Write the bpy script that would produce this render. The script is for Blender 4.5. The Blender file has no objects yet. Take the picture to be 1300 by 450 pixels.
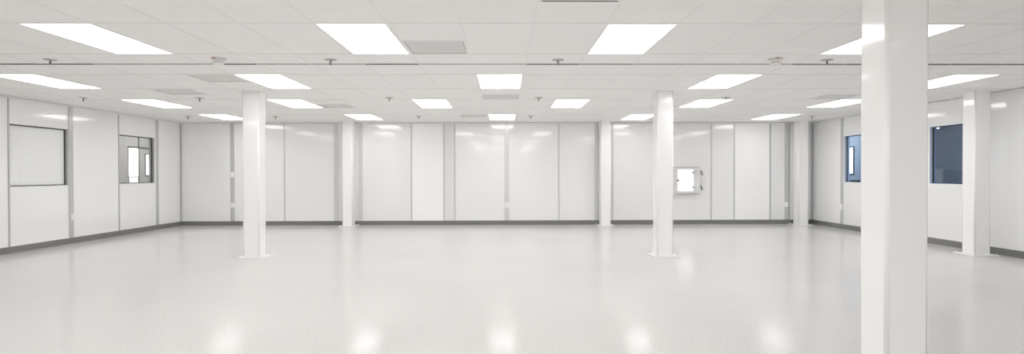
import bpy, bmesh, math
from mathutils import Matrix, Vector

# ------------------------------------------------------------------ basics
C = bpy.context.scene.collection
T = 0.6096                      # ceiling module
HF, HC = 1.275, 1.2421          # eye height, ceiling above eye
H = HF + HC                     # room height
XL, XR, YB, YF = -7.928, 7.617, 14.018, -4.6
X0, Y0 = -0.370, 4.744          # ceiling lattice origin
YS = 6.512                      # shadow-gap cross line


def gx(i): return X0 + i * T
def gy(k): return Y0 + k * 2 * T


# ------------------------------------------------------------------ materials
def mat(name, col, rough=0.5, metal=0.0, spec=0.5, noise=0.0, nscale=8.0, bump=0.0, bscale=40.0, coat=0.0):
    m = bpy.data.materials.new(name); m.use_nodes = True
    nt = m.node_tree; b = nt.nodes['Principled BSDF']
    b.inputs['Roughness'].default_value = rough
    b.inputs['Metallic'].default_value = metal
    b.inputs['Specular IOR Level'].default_value = spec
    if coat:
        b.inputs['Coat Weight'].default_value = coat
        b.inputs['Coat Roughness'].default_value = 0.06
    b.inputs['Base Color'].default_value = (*col, 1)
    if noise or bump:
        tc = nt.nodes.new('ShaderNodeTexCoord')
    if noise:
        n = nt.nodes.new('ShaderNodeTexNoise'); n.inputs['Scale'].default_value = nscale
        n.inputs['Detail'].default_value = 4
        r = nt.nodes.new('ShaderNodeMapRange')
        r.inputs['From Min'].default_value = 0.3; r.inputs['From Max'].default_value = 0.7
        r.inputs['To Min'].default_value = 1 - noise; r.inputs['To Max'].default_value = 1 + noise * 0.4
        mx = nt.nodes.new('ShaderNodeMix'); mx.data_type = 'RGBA'; mx.blend_type = 'MULTIPLY'
        mx.inputs['Factor'].default_value = 1
        mx.inputs[6].default_value = (*col, 1)
        nt.links.new(tc.outputs['Object'], n.inputs['Vector'])
        nt.links.new(n.outputs['Fac'], r.inputs['Value'])
        nt.links.new(r.outputs['Result'], mx.inputs[7])
        nt.links.new(mx.outputs[2], b.inputs['Base Color'])
    if bump:
        n2 = nt.nodes.new('ShaderNodeTexNoise'); n2.inputs['Scale'].default_value = bscale
        bp = nt.nodes.new('ShaderNodeBump'); bp.inputs['Strength'].default_value = bump
        bp.inputs['Distance'].default_value = 0.002
        nt.links.new(tc.outputs['Object'], n2.inputs['Vector'])
        nt.links.new(n2.outputs['Fac'], bp.inputs['Height'])
        nt.links.new(bp.outputs['Normal'], b.inputs['Normal'])
    return m


def emis(name, col, strength, base=0.9):
    m = bpy.data.materials.new(name); m.use_nodes = True
    nt = m.node_tree; b = nt.nodes['Principled BSDF']
    b.inputs['Base Color'].default_value = (base, base, base, 1)
    b.inputs['Emission Color'].default_value = (*col, 1)
    b.inputs['Emission Strength'].default_value = strength
    return m


def glass(name, tint, refl=0.08, rough=0.02):
    """thin flat glazing: clear with a Fresnel reflection"""
    m = bpy.data.materials.new(name); m.use_nodes = True
    nt = m.node_tree; nt.nodes.remove(nt.nodes['Principled BSDF'])
    out = nt.nodes['Material Output']
    tr = nt.nodes.new('ShaderNodeBsdfTransparent'); tr.inputs['Color'].default_value = (*tint, 1)
    gl = nt.nodes.new('ShaderNodeBsdfGlossy'); gl.inputs['Roughness'].default_value = rough
    fr = nt.nodes.new('ShaderNodeFresnel'); fr.inputs['IOR'].default_value = 1.45
    mul = nt.nodes.new('ShaderNodeMath'); mul.operation = 'MULTIPLY'; mul.inputs[1].default_value = refl / 0.04
    mul.use_clamp = True
    mix = nt.nodes.new('ShaderNodeMixShader')
    geo = nt.nodes.new('ShaderNodeNewGeometry')
    ior = nt.nodes.new('ShaderNodeMapRange'); ior.inputs['To Min'].default_value = 1.45; ior.inputs['To Max'].default_value = 1 / 1.45
    nt.links.new(geo.outputs['Backfacing'], ior.inputs['Value']); nt.links.new(ior.outputs[0], fr.inputs['IOR'])
    nt.links.new(fr.outputs['Fac'], mul.inputs[0])
    nt.links.new(mul.outputs['Value'], mix.inputs['Fac'])
    nt.links.new(tr.outputs['BSDF'], mix.inputs[1]); nt.links.new(gl.outputs['BSDF'], mix.inputs[2])
    nt.links.new(mix.outputs['Shader'], out.inputs['Surface'])
    return m


def floor_mat():
    m = mat('floor_vinyl', (0.705, 0.697, 0.690), 0.15, spec=0.42)
    nt = m.node_tree; b = nt.nodes['Principled BSDF']; L = nt.links
    tc = nt.nodes.new('ShaderNodeTexCoord')
    n1 = nt.nodes.new('ShaderNodeTexNoise'); n1.inputs['Scale'].default_value = 55; n1.inputs['Detail'].default_value = 6
    n1.inputs['Roughness'].default_value = 0.7
    n2 = nt.nodes.new('ShaderNodeTexNoise'); n2.inputs['Scale'].default_value = 0.5; n2.inputs['Detail'].default_value = 3
    vo = nt.nodes.new('ShaderNodeTexVoronoi'); vo.inputs['Scale'].default_value = 42
    for n in (n1, n2, vo): L.new(tc.outputs['Object'], n.inputs['Vector'])
    r1 = nt.nodes.new('ShaderNodeMapRange'); r1.inputs['From Min'].default_value = 0.32; r1.inputs['From Max'].default_value = 0.62
    r1.inputs['To Min'].default_value = 0.83; r1.inputs['To Max'].default_value = 1.03
    r2 = nt.nodes.new('ShaderNodeMapRange'); r2.inputs['From Min'].default_value = 0.3; r2.inputs['From Max'].default_value = 0.7
    r2.inputs['To Min'].default_value = 0.965; r2.inputs['To Max'].default_value = 1.02
    r3 = nt.nodes.new('ShaderNodeMapRange'); r3.inputs['From Min'].default_value = 0.06; r3.inputs['From Max'].default_value = 0.16
    r3.inputs['To Min'].default_value = 0.80; r3.inputs['To Max'].default_value = 1.0
    L.new(n1.outputs['Fac'], r1.inputs['Value']); L.new(n2.outputs['Fac'], r2.inputs['Value'])
    L.new(vo.outputs['Distance'], r3.inputs['Value'])
    a = nt.nodes.new('ShaderNodeMath'); a.operation = 'MULTIPLY'
    c = nt.nodes.new('ShaderNodeMath'); c.operation = 'MULTIPLY'
    L.new(r1.outputs[0], a.inputs[0]); L.new(r2.outputs[0], a.inputs[1])
    L.new(a.outputs[0], c.inputs[0]); L.new(r3.outputs[0], c.inputs[1])
    mx = nt.nodes.new('ShaderNodeMix'); mx.data_type = 'RGBA'; mx.blend_type = 'MULTIPLY'
    mx.inputs['Factor'].default_value = 1; mx.inputs[6].default_value = (0.705, 0.697, 0.690, 1)
    L.new(c.outputs[0], mx.inputs[7]); L.new(mx.outputs[2], b.inputs['Base Color'])
    rr = nt.nodes.new('ShaderNodeMapRange'); rr.inputs['From Min'].default_value = 0.3; rr.inputs['From Max'].default_value = 0.7
    rr.inputs['To Min'].default_value = 0.115; rr.inputs['To Max'].default_value = 0.155
    L.new(n2.outputs['Fac'], rr.inputs['Value']); L.new(rr.outputs[0], b.inputs['Roughness'])
    bp = nt.nodes.new('ShaderNodeBump'); bp.inputs['Strength'].default_value = 0.05; bp.inputs['Distance'].default_value = 0.002
    nb = nt.nodes.new('ShaderNodeTexNoise'); nb.inputs['Scale'].default_value = 14; nb.inputs['Detail'].default_value = 3
    L.new(tc.outputs['Object'], nb.inputs['Vector'])
    L.new(nb.outputs['Fac'], bp.inputs['Height'])
    # waxed sheet: matte body under a polish that mirrors strongly only at grazing angles
    b.inputs['Specular IOR Level'].default_value = 0.0
    gl = nt.nodes.new('ShaderNodeBsdfGlossy'); gl.inputs['Color'].default_value = (0.97, 0.97, 0.965, 1)
    L.new(rr.outputs[0], gl.inputs['Roughness']); L.new(bp.outputs['Normal'], gl.inputs['Normal'])
    lw = nt.nodes.new('ShaderNodeLayerWeight'); lw.inputs['Blend'].default_value = 0.5
    pw = nt.nodes.new('ShaderNodeMath'); pw.operation = 'POWER'; pw.inputs[1].default_value = 7.3
    ma = nt.nodes.new('ShaderNodeMath'); ma.operation = 'MULTIPLY_ADD'; ma.inputs[1].default_value = 0.90; ma.inputs[2].default_value = 0.004
    mixs = nt.nodes.new('ShaderNodeMixShader')
    L.new(lw.outputs['Facing'], pw.inputs[0]); L.new(pw.outputs[0], ma.inputs[0]); L.new(ma.outputs[0], mixs.inputs['Fac'])
    L.new(b.outputs['BSDF'], mixs.inputs[1]); L.new(gl.outputs['BSDF'], mixs.inputs[2])
    L.new(mixs.outputs['Shader'], nt.nodes['Material Output'].inputs['Surface'])
    return m


LIGHT = 6.3
M = dict(
    floor=floor_mat(),
    wall=mat('wall_panel', (0.895, 0.897, 0.897), 0.088, spec=1.0, noise=0.008, nscale=1.5, bump=0.02, bscale=5),
    brightwall=mat('wall_panel_bright', (0.965, 0.966, 0.965), 0.3),
    seam=mat('seam_grey', (0.50, 0.50, 0.498), 0.35, metal=0.2),
    seamlit=mat('seam_lit', (0.62, 0.62, 0.617), 0.3, metal=0.15),  # grey seam with the brighter mid-wall light painted into its colour
    battenlit=mat('batten_lit', (0.72, 0.72, 0.715), 0.2, metal=0.2),  # grey batten lightened in colour where centre ones reflect the ceiling lights
    stripgrey=mat('strip_panel', (0.80, 0.80, 0.80), 0.2),
    batten=mat('batten_grey', (0.58, 0.58, 0.577), 0.25, metal=0.3),
    base=mat('baseboard_grey', (0.20, 0.198, 0.195), 0.35, noise=0.05, nscale=20),
    tile=mat('ceiling_tile', (0.915, 0.904, 0.894), 0.75, spec=0.2, noise=0.015, nscale=3),
    tee=mat('ceiling_tee', (0.87, 0.862, 0.853), 0.45),
    gap=mat('dark_gap', (0.045, 0.042, 0.04), 0.7),
    frame=mat('light_frame', (0.85, 0.85, 0.84), 0.4),
    lens=emis('light_lens', (1.0, 0.995, 0.985), LIGHT),
    column=mat('column_gloss', (0.945, 0.944, 0.94), 0.10, coat=0.3, bump=0.03, bscale=4),
    plate=mat('plate_white', (0.86, 0.86, 0.85), 0.3),
    bolt=mat('bolt_paint', (0.80, 0.80, 0.79), 0.35),
    white=mat('white_plastic', (0.86, 0.86, 0.85), 0.35),
    slot=mat('socket_grey', (0.55, 0.55, 0.54), 0.5),
    vent=mat('vent_perforated', (0.74, 0.73, 0.72), 0.7, noise=0.06, nscale=60),
    chrome=mat('sprinkler_metal', (0.36, 0.345, 0.33), 0.4, metal=0.5),
    satin=mat('escutcheon_metal', (0.50, 0.49, 0.475), 0.4, metal=0.3),
    darkmetal=mat('sprinkler_dark', (0.24, 0.235, 0.23), 0.4, metal=0.4),
    red=mat('red_indicator', (0.42, 0.10, 0.09), 0.4),
    gasket=mat('gasket_black', (0.03, 0.03, 0.03), 0.5),
    jamb=mat('jamb_grey', (0.48, 0.48, 0.475), 0.35, metal=0.2),
    blind=mat('white_board', (0.93, 0.93, 0.925), 0.4, noise=0.01, nscale=1),
    glass=glass('clear_glass', (0.985, 0.99, 0.99), 0.05),
    daytintglass=glass('daylight_tint_glass', (0.80, 0.88, 0.97), 0.05),  # blue daylight put into the glass tint
    hallwall=mat('hall_wall', (0.52, 0.515, 0.505), 0.6, noise=0.03, nscale=2),
    halldark=mat('hall_trim', (0.16, 0.16, 0.155), 0.5),
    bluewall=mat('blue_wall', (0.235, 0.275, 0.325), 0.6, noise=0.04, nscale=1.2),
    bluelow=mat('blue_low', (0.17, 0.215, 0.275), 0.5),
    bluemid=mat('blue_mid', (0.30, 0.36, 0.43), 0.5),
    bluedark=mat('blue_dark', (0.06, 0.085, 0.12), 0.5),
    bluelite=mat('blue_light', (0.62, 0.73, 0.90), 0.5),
    daylite=emis('bright_window', (0.97, 0.985, 1.0), 2.2),
    daydim=emis('dim_window', (0.95, 0.965, 0.97), 0.55),
    chamber=mat('chamber_white', (0.80, 0.79, 0.785), 0.3),
    inner=mat('chamber_inner', (0.56, 0.55, 0.555), 0.3),
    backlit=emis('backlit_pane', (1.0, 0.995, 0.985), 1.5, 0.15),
    hinge=mat('hinge_grey', (0.16, 0.16, 0.16), 0.4, metal=0.6),
    slab=mat('outer_white', (0.8, 0.8, 0.8), 0.7),
)


# ------------------------------------------------------------------ mesh helpers
def box(bm, x0, x1, y0, y1, z0, z1, bevel=0.0, seg=2):
    vs = [bm.verts.new((x, y, z)) for x in (x0, x1) for y in (y0, y1) for z in (z0, z1)]
    F = [(0, 1, 3, 2), (4, 6, 7, 5), (0, 4, 5, 1), (2, 3, 7, 6), (0, 2, 6, 4), (1, 5, 7, 3)]
    fs = [bm.faces.new([vs[i] for i in f]) for f in F]
    if bevel:
        es = list({e for f in fs for e in f.edges})
        bmesh.ops.bevel(bm, geom=es, offset=bevel, segments=seg, affect='EDGES', profile=0.5)


def lathe(bm, prof, n=24, c=(0, 0, 0)):
    """revolve (r, z) pairs round z; r = 0 closes"""
    rings = []
    for r, z in prof:
        if r < 1e-6:
            rings.append([bm.verts.new((c[0], c[1], c[2] + z))])
        else:
            rings.append([bm.verts.new((c[0] + r * math.cos(2 * math.pi * k / n), c[1] + r * math.sin(2 * math.pi * k / n), c[2] + z)) for k in range(n)])
    for a, b in zip(rings, rings[1:]):
        for k in range(n):
            k2 = (k + 1) % n
            if len(a) == 1 and len(b) == 1: continue
            if len(a) == 1: bm.faces.new((a[0], b[k], b[k2]))
            elif len(b) == 1: bm.faces.new((a[k], b[0], a[k2]))
            else: bm.faces.new((a[k], b[k], b[k2], a[k2]))


def obj(name, bm, m, parent=None, smooth=False):
    bmesh.ops.recalc_face_normals(bm, faces=bm.faces[:])
    me = bpy.data.meshes.new(name); bm.to_mesh(me); bm.free()
    me.materials.append(m)
    if smooth:
        for p in me.polygons: p.use_smooth = True
    o = bpy.data.objects.new(name, me); C.objects.link(o)
    if parent is not None: o.parent = parent
    return o


def pane(name, axis, pos, a0, a1, b0, b1, m, parent):
    """one flat sheet of glazing; axis 0: x = pos, spans y and z; axis 1: y = pos, spans x and z"""
    bm = bmesh.new()
    pts = [(a0, b0), (a1, b0), (a1, b1), (a0, b1)]
    bm.faces.new([bm.verts.new((pos, a, b) if axis == 0 else (a, pos, b)) for a, b in pts])
    return obj(name, bm, m, parent)


def boxes(name, rects, m, parent=None, bevel=0.0):
    bm = bmesh.new()
    for r in rects: box(bm, *r, bevel=bevel)
    return obj(name, bm, m, parent)


def struct(o):
    o['kind'] = 'structure'; return o


def thing(name, label, cat, loc, group=None, rotz=0.0):
    o = bpy.data.objects.new(name, None); C.objects.link(o)
    o.location = loc; o.rotation_euler = (0, 0, rotz); o.empty_display_size = 0.1
    o['label'] = label; o['category'] = cat; o['kind'] = 'thing'
    if group: o['group'] = group
    return o


def dup(root, label, loc, rotz=None):
    r = root.copy(); C.objects.link(r); r.location = loc; r['label'] = label
    if rotz is not None: r.rotation_euler = (0, 0, rotz)
    for ch in list(root.children):
        c = ch.copy(); C.objects.link(c); c.parent = r
        for g in list(ch.children):
            d = g.copy(); C.objects.link(d); d.parent = c
    return r


# ------------------------------------------------------------------ room shell
TH = 0.12
boxes('floor', [(XL - TH, XR + TH, YF - TH, YB + TH, -0.1, 0)], M['floor'])['kind'] = 'structure'


def wall_rects(s0, s1, holes, h0=0.0, h1=H):
    """split a wall s0..s1 into rectangles around holes (a, b, lo, hi)"""
    R = []; s = s0
    for a, b, lo, hi in sorted(holes):
        R.append((s, a, h0, h1)); R.append((a, b, h0, lo)); R.append((a, b, hi, h1)); s = b
    R.append((s, s1, h0, h1))
    return R


W1 = (9.21, 10.432, 1.068, 2.086); W2 = (11.808, 12.975, 1.068, 2.086)
W3 = (11.54, 12.705, 1.055, 2.092); W4 = (8.96, 10.13, 1.070, 2.090)
BOXH = (4.16, 4.77, 0.775, 1.405)
struct(boxes('wall_left', [(XL - TH, XL, a, b, lo, hi) for a, b, lo, hi in wall_rects(YF, YB, [W1, W2])], M['wall']))
struct(boxes('wall_right', [(XR, XR + TH, a, b, lo, hi) for a, b, lo, hi in wall_rects(YF, YB, [W3, W4])], M['wall']))
struct(boxes('wall_back', [(a, b, YB, YB + TH, lo, hi) for a, b, lo, hi in wall_rects(XL - TH, XR + TH, [BOXH])], M['wall']))
struct(boxes('wall_front', [(XL - TH, XR + TH, YF - TH, YF, 0, H)], M['wall']))

# baseboards (coved foot)
def cove(name, length, loc, rotz):
    bm = bmesh.new()
    prof = [(0, 0), (0.026, 0), (0.018, 0.004), (0.010, 0.014), (0.007, 0.026), (0.007, 0.103), (0.004, 0.108), (0, 0.108)]
    A = [bm.verts.new((0, -p[0], p[1])) for p in prof]; B = [bm.verts.new((length, -p[0], p[1])) for p in prof]
    for k in range(len(prof)):
        k2 = (k + 1) % len(prof); bm.faces.new((A[k], A[k2], B[k2], B[k]))
    bm.faces.new(A); bm.faces.new(B[::-1])
    o = struct(obj(name, bm, M['base'])); o.location = loc; o.rotation_euler = (0, 0, rotz); return o


cove('baseboard_back', XR - XL, (XL, YB, 0), 0)
cove('baseboard_left', YB - YF, (XL, YF, 0), math.pi / 2)
cove('baseboard_right', YB - YF, (XR, YB, 0), -math.pi / 2)

# wall angle along the top of the walls
struct(boxes('trim_1', [(XL, XR, YB - 0.02, YB, H - 0.022, H - 0.004), (XL, XL + 0.02, YF, YB - 0.02, H - 0.022, H - 0.004),
                        (XR - 0.02, XR, YF, YB - 0.02, H - 0.022, H - 0.004)], M['tee']))

# panel joints and battens
tn = [2]
Z0, Z1 = 0.108, H - 0.022
def trim(rect, m, bev=0.003):
    bm = bmesh.new(); box(bm, *rect, bevel=bev, seg=1)
    struct(obj('trim_%d' % tn[0], bm, m)); tn[0] += 1


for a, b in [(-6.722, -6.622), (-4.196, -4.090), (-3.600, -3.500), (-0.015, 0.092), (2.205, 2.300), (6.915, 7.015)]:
    trim((a, b, YB - 0.012, YB, Z0, Z1), M['battenlit'] if abs(a) < 4.5 else M['batten'])  # lit copy at the centre, plain grey towards both ends
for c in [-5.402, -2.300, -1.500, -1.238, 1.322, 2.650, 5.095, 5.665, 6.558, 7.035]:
    trim((c - 0.017, c + 0.017, YB - 0.008, YB, Z0, Z1), M['seamlit'] if abs(c) < 6 else M['seam'])
for a, b in [(10.440, 10.546), (13.030, 13.118)]:
    trim((XL, XL + 0.012, a, b, Z0, Z1), M['batten'])
for c in [9.192, 11.787]:
    trim((XL, XL + 0.008, c - 0.018, c + 0.018, Z0, Z1), M['seam'])
for c in [5.6, 7.2]:
    trim((XL, XL + 0.008, c - 0.018, c + 0.018, Z0, Z1), M['seam'])
trim((XR - 0.012, XR, 12.735, 12.83, Z0, Z1), M['batten'])
for c in [6.1]:
    trim((XR - 0.008, XR, c - 0.018, c + 0.018, Z0, Z1), M['seam'])
trim((XL, XL + 0.03, YB - 0.03, YB, Z0, Z1), M['seam'])
trim((XR - 0.035, XR, YB - 0.035, YB, Z0, Z1), M['seam'])
# the two whiter infill panels of the back wall
struct(boxes('wall_back_infill', [(-2.280, -1.520, YB - 0.004, YB, Z0, Z1), (5.685, 6.540, YB - 0.004, YB, Z0, Z1)], M['brightwall']))

struct(boxes('wall_back_strip', [(-1.483, -1.255, YB - 0.003, YB, Z0, Z1)], M['stripgrey']))
# ------------------------------------------------------------------ ceiling: tiles, tees, lights, vents
LROW = {-6: (-6, -2, 2, 6), -4: (-10, -6, -2, 2, 6, 10), -2: (-10, -5, 0), 0: (-6, -2, 2, 6), 2: (-10, -5, 0, 5, 10),
        4: (-10, -6, -2, 2, 6, 10), 6: (-10, -5, 0, 5, 10)}
# vents: (cell, row, half)
VENTS = [(-1, 0, 1), (-6, 2, 0), (-8, 3, 0), (0, 3, 1), (9, 3, 1), (-5, 4, 1), (-1, 6, 0)]
vset = {(i, k): h for i, k, h in VENTS}
g = 0.0095
I0, I1 = -13, 13
tiles = bmesh.new()
ZT = H + 0.0038


def tile(x0, x1, y0, y1):
    x0, x1 = max(x0, XL), min(x1, XR); y0, y1 = max(y0, YF), min(y1, YB)
    if x1 - x0 < 0.03 or y1 - y0 < 0.03: return
    box(tiles, x0 + g, x1 - g, y0 + g, y1 - g, ZT, ZT + 0.015)


K0, K1 = -8, 8
for k in range(K0, K1):
    for i in range(I0, I1 + 1):
        x0, x1, y0, y1 = gx(i), gx(i + 1), gy(k), gy(k + 1)
        if k in LROW and i in LROW[k]: continue
        if k == 1:
            tile(x0, x1, y0, YS); tile(x0, x1, YS, y1); continue
        if (i, k) in vset:
            h = vset[(i, k)]; ym = (y0 + y1) / 2
            tile(x0, x1, *((ym, y1) if h == 0 else (y0, ym))); continue
        if (i, k) == (1, -1):
            tile(x0, x1, y0, (y0 + y1) / 2); tile(x0, x1, (y0 + y1) / 2, y1); continue
        tile(x0, x1, y0, y1)
struct(obj('ceiling', tiles, M['tile']))
grid = bmesh.new()
tw = 0.011
for k in range(K0, K1 + 1):
    y = gy(k)
    if YF < y < YB: box(grid, XL, XR, y - tw, y + tw, H, H + 0.012)
for i in range(I0, I1 + 2):
    x = gx(i)
    if XL < x < XR: box(grid, x - tw, x + tw, YF, YB, H + 0.0012, H + 0.012)
box(grid, XL, XR, YS - tw, YS + tw, H, H + 0.012)
for i, k, h in VENTS:
    ym = (gy(k) + gy(k + 1)) / 2
    box(grid, gx(i), gx(i + 1), ym - tw, ym + tw, H, H + 0.012)
struct(obj('ceiling_grid', grid, M['tee']))
gaps = bmesh.new()
def gapseg(i0, i1, y, t=0.010):
    box(gaps, max(gx(i0), XL + 0.02), min(gx(i1), XR - 0.02), y - tw - 0.002, y - tw, H - t, H + 0.004)
gapseg(-13, -7, YS, 0.006); gapseg(-4.8, -4, YS, 0.006); gapseg(-7, -4.8, YS, 0.002); gapseg(-4, -2, YS, 0.002); gapseg(-2, -1, YS, 0.006)
gapseg(-1, 1, YS, 0.0012); gapseg(1, 2, YS, 0.006); gapseg(2, 3, YS, 0.003); gapseg(3, 6, YS, 0.002); gapseg(6, 7, YS, 0.006); gapseg(7, 13, YS, 0.007)
gapseg(1.05, 1.95, (gy(-1) + gy(0)) / 2, 0.002)
struct(obj('ceiling_reveal', gaps, M['gap']))
struct(boxes('ceiling_deck', [(XL - TH, XR + TH, YF - TH, YB + TH, H + 0.12, H + 0.2)], M['slab']))

# --- light panels
def make_light(label):
    t = thing('ceiling_light', label, 'ceiling light', (0, 0, H), 'recessed ceiling light panels')
    a, b = T / 2 - 0.010, T - 0.010
    f = 0.012
    boxes('frame', [(-a, -a + f, -b, b, 0, 0.05), (a - f, a, -b, b, 0, 0.05), (-a + f, a - f, -b, -b + f, 0, 0.05), (-a + f, a - f, b - f, b, 0, 0.05)], M['frame'], t)
    bm = bmesh.new(); box(bm, -a + f, a - f, -b + f, b - f, 0.003, 0.04)
    obj('diffuser', bm, M['lens'], t)
    return t


rowname = {0: 'nearest row', 2: 'second row', 4: 'third row', 6: 'farthest row, by the back wall'}
ordn = {4: ['first from left', 'second from left', 'third from left', 'rightmost, partly behind the big near column'],
        5: ['first from left', 'second from left', 'middle one', 'fourth from left', 'rightmost'],
        6: ['first from left', 'second from left', 'third from left', 'fourth from left', 'fifth from left', 'rightmost']}
proto = None
for k in (0, 2, 4, 6):
    cells = LROW[k]
    for n, i in enumerate(cells):
        lab = 'glowing white ceiling light panel, %s, %s' % (rowname[k], ordn[len(cells)][n])
        loc = (gx(i + 0.5), gy(k + 0.5), H)
        if proto is None: proto = make_light(lab); proto.location = loc
        else: dup(proto, lab, loc)
# ceiling lamps of the rows overhead and behind the viewpoint
for k in (-2, -4, -6):
    for i in LROW[k]:
        ld = bpy.data.lights.new('overhead_lamp', 'AREA'); ld.shape = 'RECTANGLE'; ld.size = 0.57; ld.size_y = 1.18
        ld.energy = LIGHT * (1.0 if k == -2 else 1.6 if abs(i) < 6 else 0.5) * math.pi * 0.57 * 1.18; ld.color = (1.0, 0.995, 0.985)
        lo = bpy.data.objects.new('overhead_lamp', ld); C.objects.link(lo); lo.location = (gx(i + 0.5), gy(k + 0.5), H - 0.004)
        struct(boxes('ceiling_infill', [(gx(i) + 0.01, gx(i + 1) - 0.01, gy(k) + 0.01, gy(k + 1) - 0.01, H + 0.003, H + 0.02)], M['frame']))

# --- air vents
def make_vent(label):
    t = thing('ceiling_vent', label, 'air vent', (0, 0, H), 'square perforated ceiling air vents')
    a = T / 2 - 0.012
    f = 0.014
    boxes('frame', [(-a, -a + f, -a, a, 0.000, 0.05), (a - f, a, -a, a, 0.000, 0.05), (-a + f, a - f, -a, -a + f, 0.0, 0.05), (-a + f, a - f, a - f, a, 0.0, 0.05)], M['tee'], t)
    boxes('plenum', [(-a + f, a - f, -a + f, a - f, 0.045, 0.06)], M['gap'], t)
    bm = bmesh.new(); n = 10; p = a - f - 0.006      # bowed perforated sheet with turned-up rim
    V = [[bm.verts.new((p * (2 * u / n - 1), p * (2 * v / n - 1), 0.006 - 0.012 * (1 - (2 * u / n - 1) ** 2) * (1 - (2 * v / n - 1) ** 2))) for v in range(n + 1)] for u in range(n + 1)]
    for u in range(n):
        for v in range(n): bm.faces.new((V[u][v], V[u + 1][v], V[u + 1][v + 1], V[u][v + 1]))
    obj('perforated_face', bm, M['vent'], t, True)
    return t


vlabels = ['grey perforated ceiling vent beside the second light of the nearest row',
           'grey perforated ceiling vent just left of the second light of the second row',
           'grey perforated ceiling vent between second and third light rows, at far left',
           'grey perforated ceiling vent right behind the middle light of the second row',
           'grey perforated ceiling vent in front of the rightmost third-row light',
           'grey perforated ceiling vent just right of the second light of the third row',
           'grey perforated ceiling vent left of the middle light of the farthest row']
vp = None
for (i, k, h), lab in zip(VENTS, vlabels):
    loc = (gx(i + 0.5), gy(k) + T * (0.5 + h), H)
    if vp is None: vp = make_vent(lab); vp.location = loc
    else: dup(vp, lab, loc)

# --- sprinklers
def make_sprinkler(label):
    t = thing('fire_sprinkler', label, 'sprinkler', (0, 0, H), 'pendent fire sprinklers')
    bm = bmesh.new(); lathe(bm, [(0, 0.004), (0.064, 0.004), (0.066, 0.0), (0.060, -0.0035), (0.026, -0.007), (0, -0.007)], 28)
    obj('escutcheon', bm, M['satin'], t, True)
    bm = bmesh.new(); lathe(bm, [(0, -0.006), (0.010, -0.006), (0.010, -0.018), (0.007, -0.026), (0, -0.026)], 12)
    for s in (-1, 1):
        box(bm, s * 0.008 - 0.002, s * 0.008 + 0.002, -0.003, 0.003, -0.052, -0.022)
    box(bm, -0.003, 0.003, -0.003, 0.003, -0.050, -0.024)
    obj('frame_arms', bm, M['darkmetal'], t)
    bm = bmesh.new(); lathe(bm, [(0, -0.050), (0.015, -0.050), (0.017, -0.053), (0, -0.054)], 16)
    obj('deflector', bm, M['darkmetal'], t)
    return t


near = [(-4.942, 'near sprinkler left of the smoke detector, below the leftmost nearest light'), (-1.907, 'near sprinkler under the second light of the nearest row'),
        (0.583, 'near sprinkler by the room centre, left of the third nearest light'), (3.560, 'near sprinkler just left of the big near column')]
mid = [(-6.889, 'mid-depth sprinkler near the left wall, leftmost of its row'), (-5.0, 'mid-depth sprinkler left of the second-row column'),
       (-1.903, 'mid-depth sprinkler left of the third light in the third row'), (0.556, 'mid-depth sprinkler just right of the middle second-row light'),
       (3.66, 'mid-depth sprinkler just behind the fourth second-row light')]
far = [(-6.886, 'far sprinkler in the back left corner'), (-4.995, 'far sprinkler right of the left freestanding column'),
       (-1.888, 'far sprinkler left of the middle farthest light'), (0.564, 'far sprinkler right of the middle farthest light'),
       (6.761, 'far sprinkler in the back right corner, by the far right column')]
sp = None
for row, y in ((near, 6.262), (mid, 9.40), (far, 12.47)):
    for x, lab in row:
        lab = 'metal pendent ' + lab
        if sp is None: sp = make_sprinkler(lab); sp.location = (x, y, H)
        else: dup(sp, lab, (x, y, H))

# --- smoke detectors
def make_smoke(label):
    t = thing('smoke_detector', label, 'smoke detector', (0, 0, H), 'ceiling smoke detectors')
    bm = bmesh.new(); lathe(bm, [(0, 0.004), (0.076, 0.004), (0.078, -0.006), (0.070, -0.010), (0, -0.010)], 28)
    obj('base_ring', bm, M['vent'], t, True)
    bm = bmesh.new(); lathe(bm, [(0, -0.008), (0.030, -0.008), (0.034, -0.046), (0, -0.046)], 24)
    obj('neck', bm, M['tile'], t)
    bm = bmesh.new(); lathe(bm, [(0, -0.040), (0.052, -0.040), (0.058, -0.048), (0.054, -0.060), (0.034, -0.070), (0, -0.072)], 28)
    obj('detector_head', bm, M['white'], t, True)
    for q in range(5):      # dark smoke inlets round the head
        a = math.pi * (1.12 + 0.19 * q)
        bm = bmesh.new(); box(bm, -0.009, 0.009, -0.003, 0.003, -0.047, -0.040)
        bmesh.ops.rotate(bm, verts=bm.verts[:], cent=(0, 0, 0), matrix=Matrix.Rotation(a + math.pi / 2, 3, 'Z'))
        bmesh.ops.translate(bm, verts=bm.verts[:], vec=(0.0545 * math.cos(a), 0.0545 * math.sin(a), 0))
        obj('smoke_inlet', bm, M['chrome'], t)
    bm = bmesh.new(); box(bm, -0.030, 0.006, -0.0795, -0.070, -0.008, 0.000, 0.001, 1)
    obj('indicator', bm, M['red'], t)
    return t


sm = make_smoke('white round smoke detector on the ceiling, left half of the room'); sm.location = (-3.094, 6.20, H)
s2 = dup(sm, 'white round smoke detector on the ceiling, right half near the big column', (2.955, 6.20, H))

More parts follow.
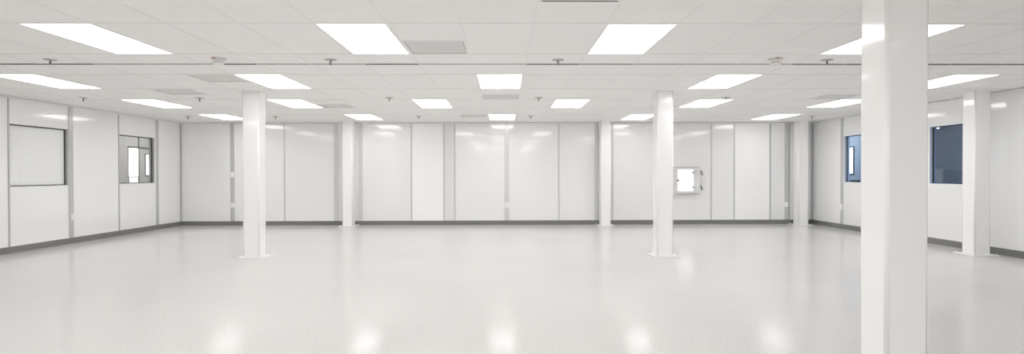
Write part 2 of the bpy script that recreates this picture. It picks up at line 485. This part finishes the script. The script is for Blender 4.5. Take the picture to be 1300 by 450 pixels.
# ------------------------------------------------------------------ columns
CW = 0.25
def make_column(label):
    t = thing('support_column', label, 'column', (0, 0, 0), 'white square support columns')
    bm = bmesh.new(); r = 0.022; hw = CW / 2; pts = []
    for q, (sx, sy) in enumerate(((1, 1), (-1, 1), (-1, -1), (1, -1))):
        for s in range(7):
            a = math.pi / 2 * (q + s / 6)
            pts.append((sx * (hw - r) + r * math.cos(a), sy * (hw - r) + r * math.sin(a)))
    A = [bm.verts.new((x, y, 0.010)) for x, y in pts]; B = [bm.verts.new((x, y, H + 0.05)) for x, y in pts]
    n = len(pts)
    for k in range(n): bm.faces.new((A[k], A[(k + 1) % n], B[(k + 1) % n], B[k]))
    bm.faces.new(A[::-1]); bm.faces.new(B)
    o = obj('shaft', bm, M['column'], t)
    for p in o.data.polygons: p.use_smooth = abs(p.normal.z) < 0.5 and p.area < 0.06
    bm = bmesh.new(); box(bm, -0.21, 0.21, -0.21, 0.21, 0.0, 0.014, 0.003, 1); obj('base_plate', bm, M['plate'], t)
    for sx in (-1, 1):
        for sy in (-1, 1):
            bm = bmesh.new(); lathe(bm, [(0, 0.038), (0.007, 0.038), (0.007, 0.026), (0.015, 0.026), (0.015, 0.012), (0, 0.012)], 6, (sx * 0.17, sy * 0.17, 0))
            obj('anchor_bolt', bm, M['bolt'], t)
    return t


cA = make_column('white square column on the left, with base plate well out from the walls'); cA.location = (-3.835, 8.755, 0)
dup(cA, 'narrow-looking white column close to the back wall, left of centre', (-3.780, 13.800, 0))
dup(cA, 'white column against the back wall, right of centre', (2.420, 13.800, 0))
dup(cA, 'white square column standing left of the wall pass-through box', (2.435, 8.755, 0))
dup(cA, 'white column in the far right corner of the room', (7.205, 13.790, 0))
dup(cA, 'huge white column nearest the viewer, running out of the frame', (2.312, 3.365, 0))
dup(cA, 'white column by the right wall, in front of the dark blue window', (7.280, 8.715, 0))

# ------------------------------------------------------------------ windows
def window(n, X, side, w, glassmat, jambmat):
    """window in the left (side=-1) or right (side=+1) wall, glazing 5 cm back from the room face"""
    a, b, lo, hi = w; d = 0.05
    t = bpy.data.objects.new('window_%d' % n, None); C.objects.link(t); t.location = (X, (a + b) / 2, lo); t['kind'] = 'structure'
    ya, yb, h = a - (a + b) / 2, b - (a + b) / 2, hi - lo
    def sx(p, q): p, q = side * p, side * q; return (min(p, q), max(p, q))
    l = 0.006
    boxes('window_jamb', [(*sx(0.0, TH), ya, ya + l, 0, h), (*sx(0, TH), yb - l, yb, 0, h), (*sx(0, TH), ya + l, yb - l, 0, l), (*sx(0, TH), ya + l, yb - l, h - l, h)], jambmat, t)
    gk = 0.014
    boxes('window_gasket', [(*sx(d - 0.004, d + 0.012), ya + l, ya + l + gk, l, h - l), (*sx(d - 0.004, d + 0.012), yb - l - gk, yb - l, l, h - l),
                            (*sx(d - 0.004, d + 0.012), ya + l + gk, yb - l - gk, l, l + 0.012), (*sx(d - 0.004, d + 0.012), ya + l + gk, yb - l - gk, h - l - gk, h - l)], M['gasket'], t)
    pane('window_glass', 0, side * (d + 0.004), ya + l + gk, yb - l - gk, l + 0.012, h - l - gk, glassmat, t)
    return t


w1 = window(1, XL, -1, W1, M['glass'], M['jamb'])
boxes('window_backing', [(-0.075, -0.060, -0.60, 0.60, 0.01, 1.008)], M['blind'], w1)
window(2, XL, -1, W2, M['glass'], M['jamb'])
window(3, XR, 1, W3, M['daytintglass'], M['bluelite'])
window(4, XR, 1, W4, M['daytintglass'], M['bluelite'])

# ------------------------------------------------------------------ room seen through the second left window
HX = -11.0
struct(boxes('wall_hall', [(HX - 0.1, HX, 8.0, 21, -0.1, 3.0), (HX, XL - TH, 20.9, 21.0, -0.1, 3.0), (HX, XL - TH, 8.0, 8.1, -0.1, 3.0),
                           (XL - TH - 0.02, XL - TH, YB + TH, 20.9, -0.1, 3.0)], M['hallwall']))
struct(boxes('floor_hall', [(HX, XL - TH, 8.1, 20.9, -0.1, 0)], M['hallwall']))
struct(boxes('ceiling_hall', [(HX, XL - TH, 8.1, 20.9, 3.0, 3.1)], M['tile']))
# right-hand room
RX = 10.6
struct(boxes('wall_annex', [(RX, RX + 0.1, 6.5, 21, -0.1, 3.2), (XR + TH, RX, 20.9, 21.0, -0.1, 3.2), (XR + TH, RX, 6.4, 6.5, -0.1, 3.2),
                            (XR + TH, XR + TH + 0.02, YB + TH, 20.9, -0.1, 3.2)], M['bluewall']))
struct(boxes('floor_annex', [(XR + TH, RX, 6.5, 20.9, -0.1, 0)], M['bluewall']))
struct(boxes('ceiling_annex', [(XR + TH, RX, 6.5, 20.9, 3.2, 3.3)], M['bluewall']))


def lamp(x, y, z, e, col, sx=0.6, sy=1.2):  # unseen lamps added to brighten the rooms beyond the windows
    ld = bpy.data.lights.new('fill_lamp', 'AREA'); ld.shape = 'RECTANGLE'; ld.size = sx; ld.size_y = sy; ld.energy = e; ld.color = col
    o = bpy.data.objects.new('fill_lamp', ld); C.objects.link(o); o.location = (x, y, z); return o

lamp(-9.6, 17.0, 2.95, 48, (1, 0.99, 0.97)); lamp(-9.6, 12.0, 2.95, 40, (1, 0.99, 0.97))
lamp(9.3, 18.0, 3.1, 160, (0.86, 0.93, 1.0)); lamp(9.3, 11.5, 3.1, 40, (0.82, 0.9, 1.0))
# bright windows on the far side of the hall
def far_window(n, X, side, a, b, lo, hi, pm, fm, fw=0.03):
    t = bpy.data.objects.new('window_%d' % n, None); C.objects.link(t); t.location = (X, (a + b) / 2, lo); t['kind'] = 'structure'
    h, w2 = hi - lo, (b - a) / 2
    p, q = (0.0, 0.02) if side < 0 else (-0.02, 0.0)
    boxes('window_frame', [(p, q, -w2 - fw, -w2, -fw, h + fw), (p, q, w2, w2 + fw, -fw, h + fw), (p, q, -w2, w2, -fw, 0), (p, q, -w2, w2, h, h + fw)], fm, t)
    boxes('window_pane', [(0.0, 0.008, -w2, w2, 0, h) if side < 0 else (-0.008, 0.0, -w2, w2, 0, h)], pm, t)
    return t


far_window(5, HX, -1, 16.765, 17.19, 1.20, 2.03, M['daylite'], M['hallwall'], 0.02)
far_window(6, HX, -1, 16.775, 17.19, 0.80, 1.175, M['daydim'], M['hallwall'], 0.004)
far_window(7, HX, -1, 17.56, 17.83, 1.24, 1.86, M['daylite'], M['halldark'], 0.03)
struct(boxes('trim_hall', [(HX, HX + 0.03, 16.74, 17.83, 2.045, 2.085), (HX, HX + 0.025, 17.205, 17.235, 0.0, 2.9)], M['halldark']))
struct(boxes('wall_hall_pier', [(HX, HX + 0.05, 17.845, 17.99, 0.0, 3.0)], M['slab']))
far_window(8, RX, 1, 17.21, 17.68, 1.25, 2.03, M['daylite'], M['bluedark'], 0.045)
struct(boxes('trim_annex', [(RX - 0.06, RX, 12.4, 13.62, 0.0, 1.32)], M['bluelow']))
t = thing('equipment_case', 'small dark case seen low through the blue window with a bright pane', 'case', (RX - 0.2, 16.93, 0.0))
boxes('lid', [(-0.14, 0.14, -0.13, 0.11, 0.99, 1.05)], M['bluedark'], t); boxes('body', [(-0.13, 0.13, -0.12, 0.10, 0.0, 0.99)], M['bluemid'], t)
t = thing('equipment_stand', 'pale slim upright stand seen through the dark blue right window', 'stand', (RX - 0.25, 13.60, 0.0))
boxes('post', [(-0.03, 0.03, -0.035, 0.035, 0.03, 1.24)], M['bluemid'], t); boxes('base', [(-0.12, 0.12, -0.12, 0.12, 0.0, 0.03)], M['bluemid'], t)
boxes('head_panel', [(-0.03, 0.03, -0.055, 0.055, 1.14, 1.31)], M['bluemid'], t)
t = thing('wall_lamp', 'tiny bright lamp high behind the dark blue right window', 'lamp', (RX, 13.755, 2.355))
boxes('housing', [(-0.07, 0, -0.08, 0.08, -0.03, 0.03)], M['bluemid'], t); boxes('lens', [(-0.085, -0.07, -0.06, 0.06, -0.02, 0.02)], M['daylite'], t)

# ------------------------------------------------------------------ pass-through box in the back wall
t = thing('pass_through_box', 'white wall-mounted pass-through box with clear door on the back wall', 'pass-through box', (4.465, YB, 0.76))
x0, x1, z0, z1, yf, yk = -0.315, 0.315, 0.0, 0.655, -0.09, 0.30
ox0, ox1, oz0, oz1 = -0.235, 0.285, 0.055, 0.590
bm = bmesh.new()
box(bm, x0, ox0, yf, 0.0, z0, z1); box(bm, ox1, x1, yf, 0.0, z0, z1)
box(bm, ox0, ox1, yf, 0.0, z0, oz0); box(bm, ox0, ox1, yf, 0.0, oz1, z1)
obj('frame', bm, M['chamber'], t)
iw = 0.012
boxes('chamber', [(ox0 - iw, ox0, -0.002, yk, oz0 - iw, oz1 + iw), (ox1, ox1 + iw, -0.002, yk, oz0 - iw, oz1 + iw), (ox0, ox1, -0.002, yk, oz0 - iw, oz0), (ox0, ox1, -0.002, yk, oz1, oz1 + iw)], M['inner'], t)
for za, zb in ((z1 - 0.012, z1 + 0.006), (z0 - 0.008, z0 + 0.010)):
    boxes('flange', [(x0 - 0.004, x1 - 0.02, yf - 0.006, yf, za, zb)], M['jamb'], t)
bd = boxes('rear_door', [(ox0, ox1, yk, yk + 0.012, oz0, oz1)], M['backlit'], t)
boxes('hinge', [(ox1 - 0.035, ox1 - 0.002, yk - 0.03, yk, 0.495, 0.535)], M['hinge'], bd)
boxes('hinge', [(ox1 - 0.030, ox1 - 0.002, yk - 0.03, yk, 0.13, 0.165)], M['hinge'], bd)
boxes('bracket', [(ox1 - 0.13, ox1 - 0.002, yk - 0.02, yk, 0.42, 0.432), (ox1 - 0.125, ox1 - 0.119, yk - 0.02, yk, 0.432, oz1)], M['jamb'], bd)
dr = pane('door', 1, yf - 0.020, ox0 - 0.012, x1 + 0.035, oz0 - 0.015, oz1 + 0.012, M['glass'], t)
e = 0.006
for xa in (x1 + 0.031, ox0 - 0.014):
    boxes('door_edge', [(xa, xa + 0.005, yf - 0.027, yf - 0.013, oz0 - 0.015, oz1 + 0.012)], M['slot'], dr)
bm = bmesh.new(); lathe(bm, [(0, -0.006), (0.026, -0.006), (0.026, 0.008), (0.014, 0.014), (0.014, 0.03), (0, 0.03)], 16)
bmesh.ops.rotate(bm, verts=bm.verts[:], cent=(0, 0, 0), matrix=Matrix.Rotation(math.pi / 2, 3, 'X'))
bmesh.ops.translate(bm, verts=bm.verts[:], vec=(ox0 + 0.012, yf - 0.026, 0.325))
obj('latch', bm, M['hinge'], dr)
for zc in (0.50, 0.135):
    bm = bmesh.new(); box(bm, -0.013, 0.013, -0.018, 0.012, -0.055, 0.055, 0.004, 1)
    bmesh.ops.rotate(bm, verts=bm.verts[:], cent=(0, 0, 0), matrix=Matrix.Rotation(math.radians(-24), 3, 'Y'))
    bmesh.ops.translate(bm, verts=bm.verts[:], vec=(x1 + 0.030, yf - 0.036, zc + 0.01))
    obj('hinge', bm, M['hinge'], dr)

# ------------------------------------------------------------------ outlets and switch
def make_plate(name, label, cat, loc, rotz, kind):
    """face looks along local -Y"""
    t = thing(name, label, cat, loc, 'white wall outlets' if kind == 'outlet' else None, rotz)
    bm = bmesh.new(); box(bm, -0.044, 0.044, -0.010, 0.0, -0.062, 0.062, 0.003, 2); obj('faceplate', bm, M['white'], t)
    if kind == 'outlet':
        for z in (-0.026, 0.026):
            bm = bmesh.new(); box(bm, -0.017, 0.017, -0.0125, -0.008, z - 0.016, z + 0.016, 0.002, 1); s = obj('socket', bm, M['white'], t)
            boxes('slots', [(-0.008, -0.005, -0.0135, -0.012, z - 0.004, z + 0.008), (0.005, 0.008, -0.0135, -0.012, z - 0.004, z + 0.008), (-0.002, 0.002, -0.0135, -0.012, z - 0.012, z - 0.007)], M['slot'], s)
    else:
        bm = bmesh.new(); box(bm, -0.016, 0.016, -0.0135, -0.008, -0.033, 0.033, 0.002, 1); obj('rocker', bm, M['white'], t)
    return t


yb = YB - 0.012
make_plate('light_switch', 'white light switch on the grey batten, upper left of back wall', 'switch', (-6.664, yb, 1.246), 0, 'switch')
p = make_plate('wall_outlet', 'white outlet low on the left back-wall batten, below the light switch', 'outlet', (-6.664, yb, 0.498), 0, 'outlet')
dup(p, 'white outlet low on the centre batten of the back wall', (0.046, yb, 0.484))
dup(p, 'white outlet low on the back wall, beside the far right corner column', (6.957, yb, 0.484))
dup(p, 'white outlet low on the left wall batten, between the two windows', (XL + 0.012, 10.512, 0.484), math.pi / 2)
dup(p, 'white outlet low on the right wall batten, beside the blue window with bright pane', (XR - 0.012, 12.79, 0.494), -math.pi / 2)

# ------------------------------------------------------------------ world, camera, view
w = bpy.data.worlds.new('World'); bpy.context.scene.world = w; w.use_nodes = True
w.node_tree.nodes['Background'].inputs['Color'].default_value = (0.8, 0.85, 0.9, 1)
w.node_tree.nodes['Background'].inputs['Strength'].default_value = 0.05

yaw, pit, rol = -0.012056, 0.008421, 0.001960
cy_, sy_ = math.cos(yaw), math.sin(yaw)
Ry = Matrix(((cy_, 0, sy_), (0, 1, 0), (-sy_, 0, cy_)))
c, s = math.cos(pit), math.sin(pit); Rx = Matrix(((1, 0, 0), (0, c, s), (0, -s, c)))
c, s = math.cos(rol), math.sin(rol); Rz = Matrix(((c, -s, 0), (s, c, 0), (0, 0, 1)))
R = Rz @ Rx @ Ry
def tob(v): return Vector((v[0], v[2], v[1]))      # (right, up, forward) -> Blender axes
right, up, fwd = tob(R[0]), tob(R[1]), tob(R[2])
cd = bpy.data.cameras.new('Camera'); cam = bpy.data.objects.new('Camera', cd); C.objects.link(cam)
mw = Matrix.Identity(4)
for r in range(3):
    mw[r][0] = right[r]; mw[r][1] = up[r]; mw[r][2] = -fwd[r]
mw[2][3] = HF
cam.matrix_world = mw
cd.sensor_width = 36; cd.lens = 723.08 * 36 / 1300; cd.shift_y = 1.09 / 1300
cd.clip_start = 0.05; cd.clip_end = 200
sc = bpy.context.scene; sc.camera = cam
sc.view_settings.view_transform = 'Standard'; sc.view_settings.look = 'None'
sc.view_settings.exposure = 0.0; sc.view_settings.gamma = 1.0
sc.cycles.use_denoising = True
sc.cycles.max_bounces = 16; sc.cycles.diffuse_bounces = 10; sc.cycles.glossy_bounces = 6; sc.cycles.transparent_max_bounces = 12
sc.cycles.sample_clamp_indirect = 8.0
